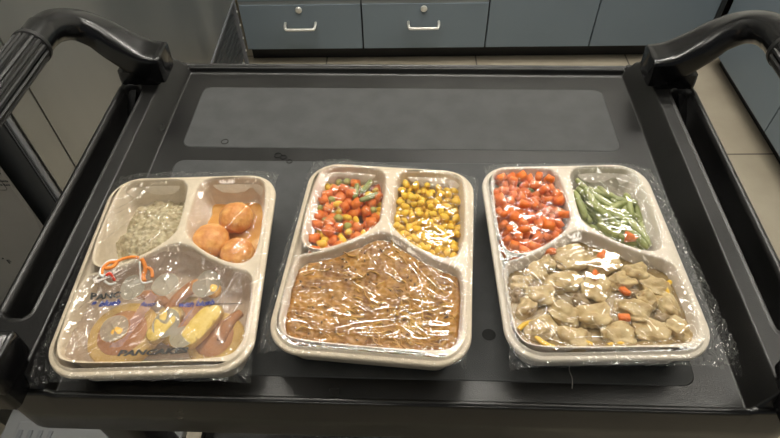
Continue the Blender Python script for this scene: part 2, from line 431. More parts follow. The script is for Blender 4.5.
# densify straight runs so that the skirt follows the ridge heights
P2 = []
for k in range(len(per)):
    a, b = per[k], per[(k+1)%len(per)]
    pa = Vector((a[0]+RO*a[2],a[1]+RO*a[3])); pb = Vector((b[0]+RO*b[2],b[1]+RO*b[3]))
    n = max(1,int((pb-pa).length/.003))
    for s in range(n):
        t = s/n; P2.append((pa.lerp(pb,t), Vector((a[2]*(1-t)+b[2]*t, a[3]*(1-t)+b[3]*t)).normalized()))
rings = []
for off,dz in ((-.005,.0003),(-.0035,.0012),(-.0015,.0012),(.0,.0),(.0005,-.004)):
    rings.append([(p.x+nn.x*off, p.y+nn.y*off, H(min(max(p.x-nn.x*.004,XC-HX),XC+HX), min(max(p.y-nn.y*.003,Y0+.0025),Y1))+dz) for p,nn in P2])
for off,z in ((.0015,-.030),(.0015,-.066),(-.002,-.068),(-.004,-.064),(-.004,-.012)):
    rings.append([(p.x+nn.x*off, p.y+nn.y*off, z) for p,nn in P2])
cpart('rim', *loft(rings,False), M['cart'])
# underside sheet
cpart('underside', [(XC-HX+.006,Y0+.006,-.044),(XC+HX-.006,Y0+.006,-.044),(XC+HX-.006,Y1-.006,-.044),(XC-HX+.006,Y1-.006,-.044)], [(0,3,2,1)], M['cart'])
# textured panels moulded into the deck
def panel(x0,x1,y0,y1,r,z=.0006):
    o = rrect(x0,x1,y0,y1,r,6); i_ = rrect(x0+.001,x1-.001,y0+.001,y1-.001,r-.001,6)
    return loft([[(x,y,0.0) for x,y in o],[(x,y,z) for x,y in i_]])
cpart('textured_panel', *panel(-.273,.244,.510,.626,.012), M['pad'], deck, False)
cpart('textured_panel', *panel(-.273,.244,.222,.488,.012), M['pad'], deck, False)
def cdisc(name, cx, cy, r, z, m, wob=0.): 
    me = disc(cx-CO.x,cy-CO.y,z-CO.z,r,r*.95,28,wob); return link(name, me, m, deck)
cdisc('drain_hole', .0725,.2665,.0062,.0010,M['hole'])
for cx,cy,r in ((-.2225,.5197,.004),(-.155,.497,.004),(-.148,.494,.0035),(-.14,.487,.003),(.19,.30,.003)):
    rg = [(cx+r*math.cos(2*PI*j/20)*(1+.15*noise.noise((j*.7,cx*50,0))), cy+r*math.sin(2*PI*j/20), .0007) for j in range(21)]
    cpart('dried_ring', *tube(rg,.0005,5), M['hole'], deck)

# handles: lofted from a square foot into a round grip and back
def super_ring(c, t, up, a, b, e, n=64):
    s = t.cross(up).normalized(); up = s.cross(t).normalized(); out = []
    for j in range(n):
        th = 2*PI*j/n; cs, sn = math.cos(th), math.sin(th)
        r = (abs(cs/a)**e+abs(sn/b)**e)**(-1/e); out.append(c+s*(r*cs)+up*(r*sn))
    return out
def handle(side):
    # (x offset from the centre line, y, z, half width, half thickness, squareness)
    K = [(.2945,.609,.0500,.0210,.0175,9),(.303,.609,.0508,.0210,.0175,9),(.322,.610,.0565,.0208,.0172,7),(.345,.612,.0715,.0202,.017,4.2),(.366,.613,.089,.0195,.0165,2.9),
         (.385,.606,.103,.0190,.017,2.4),(.3965,.588,.112,.0188,.018,2.1),(.400,.565,.1155,.018,.018,2),(.400,.545,.116,.018,.018,2)]
    back = K
    front = [(max(k[0],.303+q*.004),.813-k[1],k[2],k[3],k[4],k[5]) for q,k in enumerate(K)][::-1]
    allk = back+front
    P = catmull([k[:3] for k in allk], 6, False); N = len(P)
    rings = []; attr = []
    for i in range(N):
        f = i/6; a = min(int(f),len(allk)-2); t = f-a
        attr.append([allk[a][q]*(1-t)+allk[a+1][q]*t for q in (3,4,5)])
    W = [Vector((XC+side*p.x, p.y, p.z)) for p in P]
    for i in range(N):
        t = (W[min(i+1,N-1)]-W[max(i-1,0)]).normalized()
        # up: rises from +z; leaning outwards where the bar climbs
        up = Vector((0,0,1)); up = (up-t*up.dot(t)).normalized()
        rings.append(super_ring(W[i],t,up,attr[i][0],attr[i][1],attr[i][2]))
    # small chamfer at both square ends
    def shr(r,k,c,d): 
        cc = sum(r,Vector())/len(r); return [cc+(v-cc)*k+d for v in r]
    t0 = (W[0]-W[1]).normalized(); t1 = (W[-1]-W[-2]).normalized()
    rings = [shr(rings[0],.93,0,t0*.0020),shr(rings[0],.98,0,t0*.0012)]+rings+[shr(rings[-1],.98,0,t1*.0012),shr(rings[-1],.93,0,t1*.0020)]
    hd = cpart('handle', *loft(rings), M['cart_gloss'])
    # ribbed sleeve
    rr = []; yb, yf = .538,.275; n = 144
    gx = XC+side*.400; gz = .116
    for y,k in ((yb+.006,.0185),(yb+.005,.0202),(yb,.0204),(yb-.001,.0190)):
        rr.append([Vector((gx+k*math.cos(2*PI*j/n), y, gz+k*math.sin(2*PI*j/n))) for j in range(n)])
    for q in range(9):
        y = yb-.002-(yb-yf-.004)*q/8
        rr.append([Vector((gx+(.0198-.0022*(0.5+.5*math.copysign(min(1,abs(math.cos(16*2*PI*j/n))*2),math.cos(16*2*PI*j/n))))*math.cos(2*PI*j/n), y,
                           gz+(.0198-.0022*(0.5+.5*math.copysign(min(1,abs(math.cos(16*2*PI*j/n))*2),math.cos(16*2*PI*j/n))))*math.sin(2*PI*j/n))) for j in range(n)])
    for y,k in ((yf+.001,.0190),(yf,.0204),(yf-.005,.0202),(yf-.006,.0185)):
        rr.append([Vector((gx+k*math.cos(2*PI*j/n), y, gz+k*math.sin(2*PI*j/n))) for j in range(n)])
    cpart('ribbed_grip', *loft(rr,False), M['grip'], hd)
    # moulded foot under each square end
    for yc,u0 in ((.6115,.3035),(.2015,.3035)):
        sx0, sx1 = sorted((XC+side*u0, XC+side*.3525))
        rg = []
        for k,z in ((1.0,.012),(.995,.034),(.96,.046)):
            cx = (sx0+sx1)/2
            rg.append([Vector((cx+(x-cx)*k,yc+(y-yc)*k,z)) for x,y in rrect(sx0,sx1,yc-.0195,yc+.0195,.005,4)])
        cpart('handle_foot', *loft(rg), M['cart_gloss'], hd)
    # slanted web at the back end of the channel
    x1 = XC+side*.347; x0 = XC+side*.3225
    xa, xb = (x0,x1)
    v = [(xa,.583,.027),(xb,.583,.027),(xb,.583,-.012),(xa,.583,-.012),(xa,.566,.0265),(xa+(xb-xa)*.55,.560,.0),(xb,.556,-.012),(xa,.556,-.012),(xa+(xb-xa)*.35,.570,.024)]
    cpart('channel_web', [(xb,.594,.024),(xa+(xb-xa)*.5,.594,.024),(xa+(xb-xa)*.65,.553,-.011),(xb,.553,-.011),(xb,.594,-.011),(xa+(xb-xa)*.5,.594,-.011)],
          [(0,1,2,3),(0,3,4),(1,5,2),(2,5,4,3),(0,4,5,1)], M['cart_gloss'], deck, False)
handle(-1); handle(1)
# posts, lower shelf, casters
for sx in (-1,1):
    for y in (.262,.615):
        x = XC+sx*.318
        rg = [[(px,py,z) for px,py in rrect(x-.024,x+.024,y-.024,y+.024,.012,4)] for z in (-.04,-.40,-.82)]
        cpart('post', *loft(rg), M['cart'])
low = []
for off,z in ((0,-.60),(0,-.545),(-.004,-.543),(-.008,-.545),(-.010,-.580)):
    low.append([(x,y,z) for x,y in rrect(XC-HX+.006-off,XC+HX-.006+off,Y0+.01-off,Y1-.01+off,.03,6)])
cpart('lower_shelf', *loft(low), M['cart'])
for sx in (-1,1):
    for y in (.262,.615):
        x = XC+sx*.318
        cs = cpart('caster', *tube([(x,y,-.83),(x,y,-.80)],.022,16), M['trim_grey'])
        cpart('wheel', *tube([(x-.014,y,FLOOR+.05),(x-.010,y,FLOOR+.05),(x+.010,y,FLOOR+.05),(x+.014,y,FLOOR+.05)],lambda t:.050 if .2<t<.8 else .044,28), M['kick'], cs)
        for a in (-1,1):
            cpart('fork', [(x+a*.019+b*.002,y+c,z) for b in (-1,1) for c,z in ((-.018,FLOOR+.105),(.018,FLOOR+.105),(.008,FLOOR+.04),(-.008,FLOOR+.04))],
                  [(0,1,2,3),(4,7,6,5),(0,4,5,1),(1,5,6,2),(2,6,7,3),(3,7,4,0)], M['trim_grey'], cs, False)

# ------------------------------------------------------------------ trays
TW, TL = .084, .110
TLp = [(-.074,.085),(-.069,.0985),(-.056,.1035),(-.018,.1035),(-.008,.098),(-.0045,.085),(-.0036,.045),(-.007,.0300),(-.020,.0155),(-.040,.0020),(-.058,-.0045),(-.0705,.000),(-.0750,.014),(-.076,.045)]
TRp = [(-x,y) for x,y in TLp][::-1]
Bp = [(-.072,-.0160),(-.06,-.0108),(-.045,-.0045),(-.028,.0055),(-.014,.0155),(0,.0205),(.014,.0155),(.028,.0055),(.045,-.0045),(.06,-.0110),(.072,-.0165),(.0765,-.032),(.0762,-.070),(.0735,-.087),(.063,-.0965),(.03,-.0990),(-.03,-.0990),(-.063,-.0965),(-.0735,-.087),(-.0762,-.070),(-.0765,-.032)][::-1]
COMP = {}
for k,pp in (('TL',TLp),('TR',TRp),('B',Bp)):
    c = catmull(pp,4); COMP[k] = [(v.x,v.y) for v in c]
OUTER = rrect(-TW,TW,-TL,TL,.030,10)
def area(P): return sum(P[i-1][0]*P[i][1]-P[i][0]*P[i-1][1] for i in range(len(P)))/2
for k in COMP:
    if area(COMP[k]) < 0: COMP[k] = COMP[k][::-1]
def offset(P, d):
    """inset of a counter-clockwise outline by d (positive = inwards)"""
    n = len(P); out = []
    for i in range(n):
        a = Vector(P[i-1]); b = Vector(P[(i+1)%n]); t = (b-a).normalized(); out.append((P[i][0]-t.y*d, P[i][1]+t.x*d))
    return out
ZT = .043
def tray_mesh():
    bm = bmesh.new()
    def ring(P,z): return [bm.verts.new((x,y,z)) for x,y in P]
    def bridge(a,b):
        n = len(a)
        for j in range(n): bm.faces.new((a[j],a[(j+1)%n],b[(j+1)%n],b[j]))
    # outside: plateau edge, groove, rolled flange, underside, base
    prof = [(.0055,ZT),(.0047,ZT-.0006),(.0040,ZT-.0022),(.0032,ZT-.0026),(.0012,ZT-.0024),(.0,ZT-.0036),(-.0004,ZT-.0060),(.0006,ZT-.0072),(.0040,ZT-.0068),(.0085,ZT-.0075),(.0125,.006),(.0165,.0)]
    prev = None; first = None
    for off,z in prof:
        r = ring(offset(OUTER,off),z)
        if prev: bridge(r,prev)
        else: first = r
        prev = r
    bm.faces.new(prev[::-1])
    edges = []
    for j in range(len(first)): edges.append(bm.edges.get((first[j],first[(j+1)%len(first)])))
    for k,P in COMP.items():
        prev = None
        for off,z in ((-.0012,ZT),(-.0004,ZT-.0003),(.0003,ZT-.0012),(.0010,ZT-.0035),(.0035,ZT-.016),(.0062,ZT-.027),(.0080,ZT-.0305),(.0110,ZT-.0325),(.0150,ZT-.033)):
            r = ring(offset(P,off),z)
            if prev: bridge(prev,r)
            else:
                for j in range(len(r)):
                    e = bm.edges.get((r[j],r[(j+1)%len(r)])) or bm.edges.new((r[j],r[(j+1)%len(r)])); edges.append(e)
            prev = r
        bm.faces.new(prev)
    bmesh.ops.triangle_fill(bm, use_beauty=True, use_dissolve=False, edges=edges)
    return from_bm(bm, True)
TRAY_ME = tray_mesh()
SDF = {k: sdf_poly(v[::2]) for k,v in COMP.items()}
def osdf(x,y): return rsd(x,y,-TW,TW,-TL,TL,.030)
TRAYS = [ (Vector((-.2146,.311,.0012)), math.radians(3.2)), (Vector((-.0262,.3285,.0012)), math.radians(-4.0)), (Vector((.1600,.3335,.0012)), math.radians(2.4)) ]
labels = ['beige pulp meal tray at left holding grain, orange balls and wrapped pancakes',
          'beige pulp meal tray in the middle with mixed vegetables, corn and orange sauced dish',
          'pale pulp meal tray at right with diced carrots, green beans and chicken stew']
def lw(i, x, y, z=0.):
    c,a = TRAYS[i]; return Vector((c.x+x*math.cos(a)-y*math.sin(a), c.y+x*math.sin(a)+y*math.cos(a), c.z+z))
def wl(i, X, Y):
    c,a = TRAYS[i]; dx,dy = X-c.x, Y-c.y; return dx*math.cos(a)+dy*math.sin(a), -dx*math.sin(a)+dy*math.cos(a)
for i,(c,a) in enumerate(TRAYS):
    me = TRAY_ME if i < 2 else TRAY_ME.copy()
    o = bpy.data.objects.new('meal_tray', me); COL.objects.link(o); o.location = c; o.rotation_euler = (0,0,a)
    if not me.materials: me.materials.append(M['pulp'])
    if i == 2: me.materials.clear(); me.materials.append(M['pulp_pale'])
    tag(o, labels[i], 'tray', 'three compartment meal trays')

# ------------------------------------------------------------------ food
def blob(rx, ry, rz, amp=.12, fr=1.6, seed=0, sub=2, cube=0.):
    bm = bmesh.new()
    if cube:
        bmesh.ops.create_cube(bm, size=1.5); bmesh.ops.bevel(bm, geom=bm.edges[:], offset=cube, segments=2, affect='EDGES')
        bmesh.ops.triangulate(bm, faces=bm.faces)
    else: bmesh.ops.create_icosphere(bm, subdivisions=sub, radius=1)
    for v in bm.verts:
        n = 1+amp*noise.noise(v.co*fr+Vector((seed*7.3,seed*1.7,seed)))
        v.co = Vector((v.co.x*rx*n, v.co.y*ry*n, v.co.z*rz*n))
    return from_bm(bm, True)
def kernel(seed):
    bm = bmesh.new(); bmesh.ops.create_icosphere(bm, subdivisions=2, radius=1)
    for v in bm.verts:
        t = (v.co.y+1)/2
        v.co = Vector((v.co.x*(.0027+.0020*t)*(1+.1*noise.noise(v.co+Vector((seed,0,0)))), v.co.y*.0052, v.co.z*(.0024+.0012*t)))
        if t > .8: v.co.z *= .85
    return from_bm(bm, True)
KERN = [kernel(s) for s in range(4)]
DICE = [blob(.0066,.0062,.0052,.20,1.0,s,cube=.10) for s in range(5)]
DICE2 = [blob(.0068,.0052,.0042,.35,1.0,s+9,cube=.06) for s in range(6)]
PEA = [blob(.0042,.0042,.0040,.08,1.5,s) for s in range(2)]
for me in KERN: me.materials.append(M['corn'])
for me in DICE: me.materials.append(M['carrot'])
for me in DICE2: me.materials.append(M['carrot3'])
for me in PEA: me.materials.append(M['pea'])
def pack(ti, comp, items, z0, inset, seed, avoid=None, flat=None):
    """drop items (mesh list, radius) into a compartment one by one, lowest resting place of several tries"""
    rnd = random.Random(seed); P = COMP[comp]; f = SDF[comp]
    x0,x1 = min(p[0] for p in P),max(p[0] for p in P); y0,y1 = min(p[1] for p in P),max(p[1] for p in P)
    placed = []; out = []
    for (mes, r, name, label, cat, grp) in items:
        best = None
        for _ in range(70):
            x,y = rnd.uniform(x0,x1), rnd.uniform(y0,y1); d = -f(x,y)
            if d < inset+r: continue
            if avoid and avoid(x,y): continue
            z = z0+r*.8
            for (px,py,pz,pr) in placed:
                q = (r+pr)*.86; dd = q*q-(x-px)**2-(y-py)**2
                if dd > 0: z = max(z, pz+math.sqrt(dd)*.85)
            if best is None or z < best[2]: best = (x,y,z)
        if best is None: continue
        placed.append((*best,r)); out.append((best,mes,name,label,cat,grp))
    for (x,y,z),mes,name,label,cat,grp in out:
        p = lw(ti,x,y,z); o = bpy.data.objects.new(name, rnd.choice(mes)); COL.objects.link(o); o.location = p
        fl = {'pea':3,'carrot_dice':.8}.get(name,.6)
        o.rotation_euler = (rnd.gauss(0,fl),rnd.gauss(0,fl),rnd.uniform(0,2*PI)); s = rnd.uniform(.9,1.12); o.scale = (s,s,s)
        tag(o,label,cat,grp)
    return out
it = [(KERN,.0046,'corn_kernel','yellow corn kernel in the heap filling the top right compartment of the middle tray','corn','corn kernels in the middle tray')]*170
pack(1,'TR',it,.0155,.001,3)
# mixed vegetables: carrots mostly to the left, corn and peas to the right
rnd = random.Random(5); it = []
C_ = (DICE,.0056,'carrot_dice','orange carrot dice in the mixed vegetables of the middle tray','carrot','carrot dice in the mixed vegetables')
K_ = (KERN,.0046,'corn_kernel','yellow corn kernel among the mixed vegetables of the middle tray','corn','corn kernels in the mixed vegetables')
P_ = (PEA,.0042,'pea','dull green pea among the mixed vegetables of the middle tray','pea','peas in the mixed vegetables')
def mixpack():
    for stage in range(2):
        l = []
        for _ in range(54): l.append(rnd.choices([C_,K_,P_],[.46,.34,.16])[0])
        it.extend(l)
mixpack(); pack(1,'TL',it,.0155,.001,8)
it = [(DICE2,.0054,'carrot_dice','orange carrot dice in the heap in the top left compartment of the right tray','carrot','carrot dice in the right tray')]*175
pack(2,'TL',it,.0150,.0005,11)
# green bean pieces
def bean_mesh(L, r, bend, seed):
    P = []; n = 12
    for k in range(n):
        t = k/(n-1)-.5; P.append((t*L, bend*(t*t*4-1)*.5+.0008*noise.noise((t*6,seed,0)), .0006*noise.noise((t*6,0,seed))))
    me = mesh(*tube(P, lambda t: r*(.55+.45*min(1,min(t,1-t)*9))*(1+.10*math.sin(t*25+seed)), 10)); me.materials.append(M['bean']); return me
BEANS = [bean_mesh(.046,.0036,.006,1),bean_mesh(.038,.0036,-.004,2),bean_mesh(.050,.0034,.009,3),bean_mesh(.030,.0038,.002,4),bean_mesh(.042,.0032,-.008,5)]
rnd = random.Random(21); f = SDF['TR']; placed = []
for layer in range(4):
    cnt = 0
    for _ in range(900):
        if cnt >= (17,16,15,12)[layer]: break
        x,y = rnd.uniform(.01,.07), rnd.uniform(.0,.10); me = rnd.choice(BEANS); L = max(v.co.x for v in me.vertices)
        a = math.radians(rnd.gauss(-52,22)) if rnd.random() < .8 else rnd.uniform(0,PI)
        ok = all(-f(x+s*L*math.cos(a),y+s*L*math.sin(a)) > .0035+.0008*(4-layer) for s in (-1,0,1))
        if not ok: continue
        if any(abs(x-q[0])+abs(y-q[1]) < .0115 for q in placed[-cnt:] if cnt): continue
        placed.append((x,y)); cnt += 1
        p = lw(2,x,y,.0165+layer*.0048); o = bpy.data.objects.new('green_bean', me); COL.objects.link(o); o.location = p
        o.rotation_euler = (rnd.uniform(0,6),rnd.gauss(0,.05),a+TRAYS[2][1])
        tag(o,'piece of green bean in the top right compartment of the right tray','green bean','green beans in the right tray')
# green bean and herb bits at the top of two heaps
for k,(ti,x,y,z,a,me) in enumerate(((1,-.026,.088,.031,1.1,BEANS[3]),(1,-.036,.083,.029,1.5,BEANS[3]),(1,-.021,.074,.031,.6,BEANS[3]))):
    o = bpy.data.objects.new('green_bean', me); COL.objects.link(o); o.location = lw(ti,x,y,z); o.rotation_euler = (0,.1,a); o.scale = (.75,.75,.75)
    tag(o,'short green bean piece lying on the mixed vegetables of the middle tray','green bean','green beans in the mixed vegetables')
o = link('herb_sprig', mesh(*tube(catmull([lw(2,-.055,.090,.027),lw(2,-.047,.094,.031),lw(2,-.040,.086,.033),lw(2,-.034,.078,.034)],5,False),.0035,8)), M['herb'])
tag(o,'green herb scrap at the top edge of the diced carrots in the right tray','herb')
o = bpy.data.objects.new('carrot_dice', DICE2[0]); COL.objects.link(o); o.location = lw(2,.0500,.020,.0335); tag(o,'single orange carrot dice lying on the green beans of the right tray','carrot')

def fill_surface(ti, comp, inset, zf, name, m, label, cat, step=.0016, kind='stuff'):
    P = COMP[comp]; f = SDF[comp]
    x0,x1 = min(p[0] for p in P),max(p[0] for p in P); y0,y1 = min(p[1] for p in P),max(p[1] for p in P)
    nx, ny = int((x1-x0)/step), int((y1-y0)/step); vs=[]; idx={}; fs=[]
    for j in range(ny+1):
        for i in range(nx+1):
            x = x0+(x1-x0)*i/nx; y = y0+(y1-y0)*j/ny; d = -f(x,y)
            if d > inset-step*1.2:
                z = zf(x,y,d-inset)
                idx[i,j] = len(vs); vs.append((x,y,z))
    for j in range(ny):
        for i in range(nx):
            q = [(i,j),(i+1,j),(i+1,j+1),(i,j+1)]
            if all(t in idx for t in q): fs.append(tuple(idx[t] for t in q))
    o = link(name, mesh(vs,fs), m); o.location = TRAYS[ti][0]; o.rotation_euler = (0,0,TRAYS[ti][1])
    tag(o,label,cat)
    if kind: o['kind'] = kind
    return o
# left tray, top left: mound of grain
def mound(x,y,d):
    cx,cy = -.030,.049
    r = math.hypot((x-cx)/.045,(y-cy)/.058)*(1+.35*noise.noise((x*60,y*60,3)))
    z = .0115+.020*sm(1.12,.25,r)+ (.0028*noise.noise((x*190,y*190,1))+.0018*noise.noise((x*420,y*420,5))+.002*ridged(x*120,y*120,2))*sm(1.15,.9,r)
    if r > 1.05: z = .0085
    return z
def fill_mound(): 
    o = fill_surface(0,'TL',.006,mound,'grain_mound',M['mash'],'mound of beige cooked grain in the top left compartment of the left tray','grain',.0009)
    return o
fill_mound()
# three orange balls
for x,y,r,l in ((.0235,.0370,.0180,'orange brown ball of food nearest the middle divider of the left tray'),(.0440,.0655,.0170,'orange brown ball of food farthest from the camera in the left tray'),(.0520,.0200,.0160,'orange brown ball of food nearest the wrapped pancakes in the left tray')):
    bm = bmesh.new(); bmesh.ops.create_icosphere(bm, subdivisions=5, radius=1)
    for v in bm.verts:
        n = 1+.05*noise.noise(v.co*2+Vector((x*100,0,0)))+.035*noise.noise(v.co*7)+.02*noise.noise(v.co*16)
        v.co = Vector((v.co.x*r*n, v.co.y*r*n, v.co.z*.0135*n))
    o = link('breaded_ball', from_bm(bm,True), M['ball'], None, lw(0,x,y,.0245)); tag(o,l,'food','orange balls in the left tray')
fill_surface(0,'TR',.006,lambda x,y,d:.0125+.0015*noise.noise((x*80,y*80,0))+.003*sm(.05,.0,math.hypot(x-.05,y-.03)),'amber_sauce',M['glaze'],'thin amber sauce under the orange balls in the left tray','sauce',.002)

# middle tray, big compartment
def stew(x,y,d):
    z = .0345+.0020*noise.noise((x*55,y*75,1))+.0013*ridged(x*110,y*190,4)+.0012*noise.noise((x*330,y*360,2))
    z -= .005*sm(.004,-.002,d)+.003*sm(-.080,-.097,y)
    return z
fill_surface(1,'B',.0015,stew,'sauced_casserole',M['sauce'],'orange brown sauced dish filling the large compartment of the middle tray','stew',.0010)
def scatter_bits(ti, comp, n, me_list, m, zf, inset, name, label, cat, seed, reg=None, ang=None):
    """many uncountable shreds joined as one stuff mesh"""
    rnd = random.Random(seed); vs=[]; fs=[]; f = SDF[comp]
    P = COMP[comp]; x0,x1 = min(p[0] for p in P),max(p[0] for p in P); y0,y1 = min(p[1] for p in P),max(p[1] for p in P)
    k = 0
    while k < n:
        x,y = rnd.uniform(x0,x1),rnd.uniform(y0,y1)
        if -f(x,y) < inset or (reg and not reg(x,y,rnd)): continue
        k += 1; L,r = rnd.choice(me_list); L *= rnd.uniform(.7,1.3)
        a = rnd.gauss(*ang) if ang else rnd.uniform(0,PI); dx,dy = math.cos(a),math.sin(a)
        pts = []
        for s in range(5):
            t = s/4-.5; b = .15*L*math.sin(t*5+a*9); px,py = x+dx*L*t-dy*b, y+dy*L*t+dx*b
            pts.append((px,py,zf(px,py,.01)+r*.3+.0012*math.cos(t*4+x*900)))
        v,q = tube(pts, lambda t: r*(.5+.5*math.sin(PI*max(.08,min(.92,t)))), 6)
        base = len(vs); vs += v; fs += [tuple(base+w_ for w_ in t) for t in q]
    o = link(name, mesh(vs,fs), m); o.location = TRAYS[ti][0]; o.rotation_euler = (0,0,TRAYS[ti][1]); tag(o,label,cat); o['kind'] = 'stuff'
    return o
scatter_bits(1,'B',150,[(.011,.0011),(.007,.0013),(.016,.0009)],M['shred'],stew,.007,'browned_shreds','golden brown shreds strewn over the sauced dish in the middle tray','shreds',3,
    lambda x,y,r: r.random() < (.12+.88*sm(-.03,-.07,y)*sm(-.04,.03,x)), (-.35,.5))
scatter_bits(1,'B',95,[(.0022,.0006),(.0030,.0006)],M['fleck'],stew,.007,'dark_flecks','dark seasoning flecks on the sauced dish in the middle tray','seasoning',4)

# right tray: gravy with chicken
def gravy(x,y,d): return .0300+.0075*sm(-.086,-.0985,y)+.0015*noise.noise((x*50,y*50,9))+.001*noise.noise((x*140,y*140,9))
fill_surface(2,'B',.004,gravy,'gravy',M['gravy'],'tan gravy filling the large compartment of the right tray','gravy',.0016)
def chunk(w,l,h,seed,m,flat=.5):
    bm = bmesh.new(); bmesh.ops.create_icosphere(bm, subdivisions=4, radius=1); S = Vector((seed*3.1,seed*1.3,seed*.7))
    for v in bm.verts:
        c = v.co.copy()
        for q in range(3): c[q] = math.copysign(abs(c[q])**.75,c[q])
        n = 1+.38*noise.noise(c*1.15+S)+.13*noise.noise(c*3.2+S)+.09*noise.noise(c*6+S)
        v.co = Vector((c.x*w*n, c.y*l*n, c.z*h*n+.0025*noise.noise(c*1.7-S)))
    me = from_bm(bm,True); me.materials.append(m); return me
CH = [chunk(.0125,.0092,.0066,s,M['chicken']) for s in range(9)]
chs = [(-.062,-.030,2.9,.8),(-.045,-.022,2.4,.9),(-.047,-.045,.2,1.0),(-.060,-.055,1.3,.85),(-.012,-.004,.05,1.45),(.018,-.010,.1,1.1),(-.022,-.030,.5,1.15),(-.030,-.062,2.6,1.1),(-.052,-.077,.4,1.0),
       (.006,-.036,.9,1.25),(.028,-.030,.2,.95),(-.006,-.066,.2,1.2),(-.026,-.086,.05,1.15),(.012,-.084,.1,1.2),(.030,-.060,-.4,1.1),(.056,-.036,2.7,1.05),(.045,-.050,2.1,.8),(.060,-.058,1.8,1.0),(.042,-.082,-.3,1.25),(.062,-.080,2.2,.9),(.042,-.022,.3,.9),(-.036,-.010,.9,.85)]
for k,(x,y,a,s) in enumerate(chs):
    o = bpy.data.objects.new('chicken_piece', CH[k%9]); COL.objects.link(o); o.location = lw(2,x,y,.0310+(k%3)*.0008); o.rotation_euler = (.1*math.sin(k),.15*math.cos(k*2),a); o.scale = (s,s,1)
    tag(o,'pale chunk of chicken in tan gravy in the large compartment of the right tray','chicken','chicken pieces in the right tray')
for k,(x,y,a,s) in enumerate(((-.052,-.034,.4,.7),(.052,-.068,1,.6),(-.012,-.050,2,.65),(.034,-.044,.3,.5),(-.066,-.042,1,.6))):
    o = link('mushroom_piece', CH[(k*2)%9].copy()); o.data.materials.clear(); o.data.materials.append(M['mushroom']); o.location = lw(2,x,y,.0310); o.rotation_euler = (0,0,a); o.scale = (s,s,.8)
    tag(o,'brownish soft piece between the chicken chunks in the right tray','food','brown pieces in the gravy')
for k,(x,y,l) in enumerate(((-.030,.001,'far left near the divider'),(.004,-.026,'in the middle of the stew'),(.026,-.044,'right of the middle of the stew'),(.018,-.070,'near the front of the stew'),(.016,-.004,'near the divider peak'))):
    o = bpy.data.objects.new('carrot_piece', DICE2[k%6]); COL.objects.link(o); o.location = lw(2,x,y,.0375); o.rotation_euler = (.3,.2,k); o.scale = (.9,.75,.6)
    tag(o,'small orange carrot piece on the chicken stew, '+l,'carrot','carrot pieces in the stew')
for k,(x,y,a,l) in enumerate(((-.062,-.074,.4,'in the left front corner'),(-.050,-.090,2.6,'by the left front rim'),(-.022,-.093,.2,'lying flat by the front rim'),(.008,-.094,.1,'by the front rim, middle'),(.067,-.040,1.3,'by the right rim'))):
    o = link('pepper_strip', mesh(*tube(catmull([(-.009,0,0),(-.003,.002,.001),(.004,.0015,.001),(.009,-.001,0)],4,False),.0022,8)), M['corn']); o.location = lw(2,x,y,.0325); o.rotation_euler = (0,0,a)
    tag(o,'yellow strip in gravy of the right tray, '+l,'pepper strip','yellow strips in the gravy')

# left tray, big compartment: pancakes inside a printed inner film
def pancake(x,y,z,r,h,tx,ty,label):
    e = empty('pancake', lw(0,x,y,z), label, 'pancake', 'small pancakes in the left tray'); e.rotation_euler = (tx,ty,0)
    rings = []; n = 48
    for k,zz in ((.80,0),(.95,.12),(1.0,.4),(.99,.75),(.93,.95)):
        rings.append([(r*k*(1+.03*noise.noise((math.cos(2*PI*j/n)*2,math.sin(2*PI*j/n)*2,x*50)))*math.cos(2*PI*j/n), r*k*math.sin(2*PI*j/n), h*zz) for j in range(n)])
    link('crumb', mesh(*loft(rings)), M['pancake'], e)
    t = [[(r*.70*k*(1+.05*noise.noise((math.cos(2*PI*j/n)*2,math.sin(2*PI*j/n)*2,x*70)))*math.cos(2*PI*j/n), r*.70*k*math.sin(2*PI*j/n), h*zz) for j in range(n)] for k,zz in ((1,.93),(.97,.99),(.5,1.03))]
    link('browned_top', mesh(*loft(t)), M['panbrown'], e)
pancake(-.034,-.063,.014,.031,.013,.03,-.05,'golden pancake with brown top at the left of the wrapped stack')
pancake(.014,-.050,.012,.026,.012,-.1,.10,'golden pancake in the middle of the large compartment of the left tray')
pancake(.046,-.068,.012,.025,.012,.1,-.12,'golden pancake at the right of the large compartment of the left tray')
for x,y,a,s,l in ((.002,-.058,.9,.85,'left of the pair'),(.034,-.060,1.0,1.0,'right of the pair')):
    P = [(-.008,-.018),(.007,-.020),(.010,.014),(.002,.022),(-.009,.012)]; c = catmull(P,4)
    rings = [[(v.x*k*s,v.y*k*s,z) for v in c] for k,z in ((.9,0),(1,.002),(1,.0065),(.93,.0085),(.6,.009))]
    o = link('bread_piece', mesh(*loft(rings)), M['pancake'], None, lw(0,x,y,.0245)); o.rotation_euler = (0,0,-.45)
    tag(o,'yellow wedge of pancake lying on the others, '+l,'pancake','yellow wedges in the left tray')
o = link('orange_topping', blob(.0085,.0085,.0055,.1,2,3,3), M['syrup'], None, lw(0,-.0375,-.0655,.0285)); tag(o,'round orange topping on the brown topped pancake','topping')
o = link('orange_topping', blob(.0065,.0075,.005,.1,2,5,3), M['syrup'], None, lw(0,.0385,-.0245,.0285)); tag(o,'orange topping near the right divider of the left tray','topping')
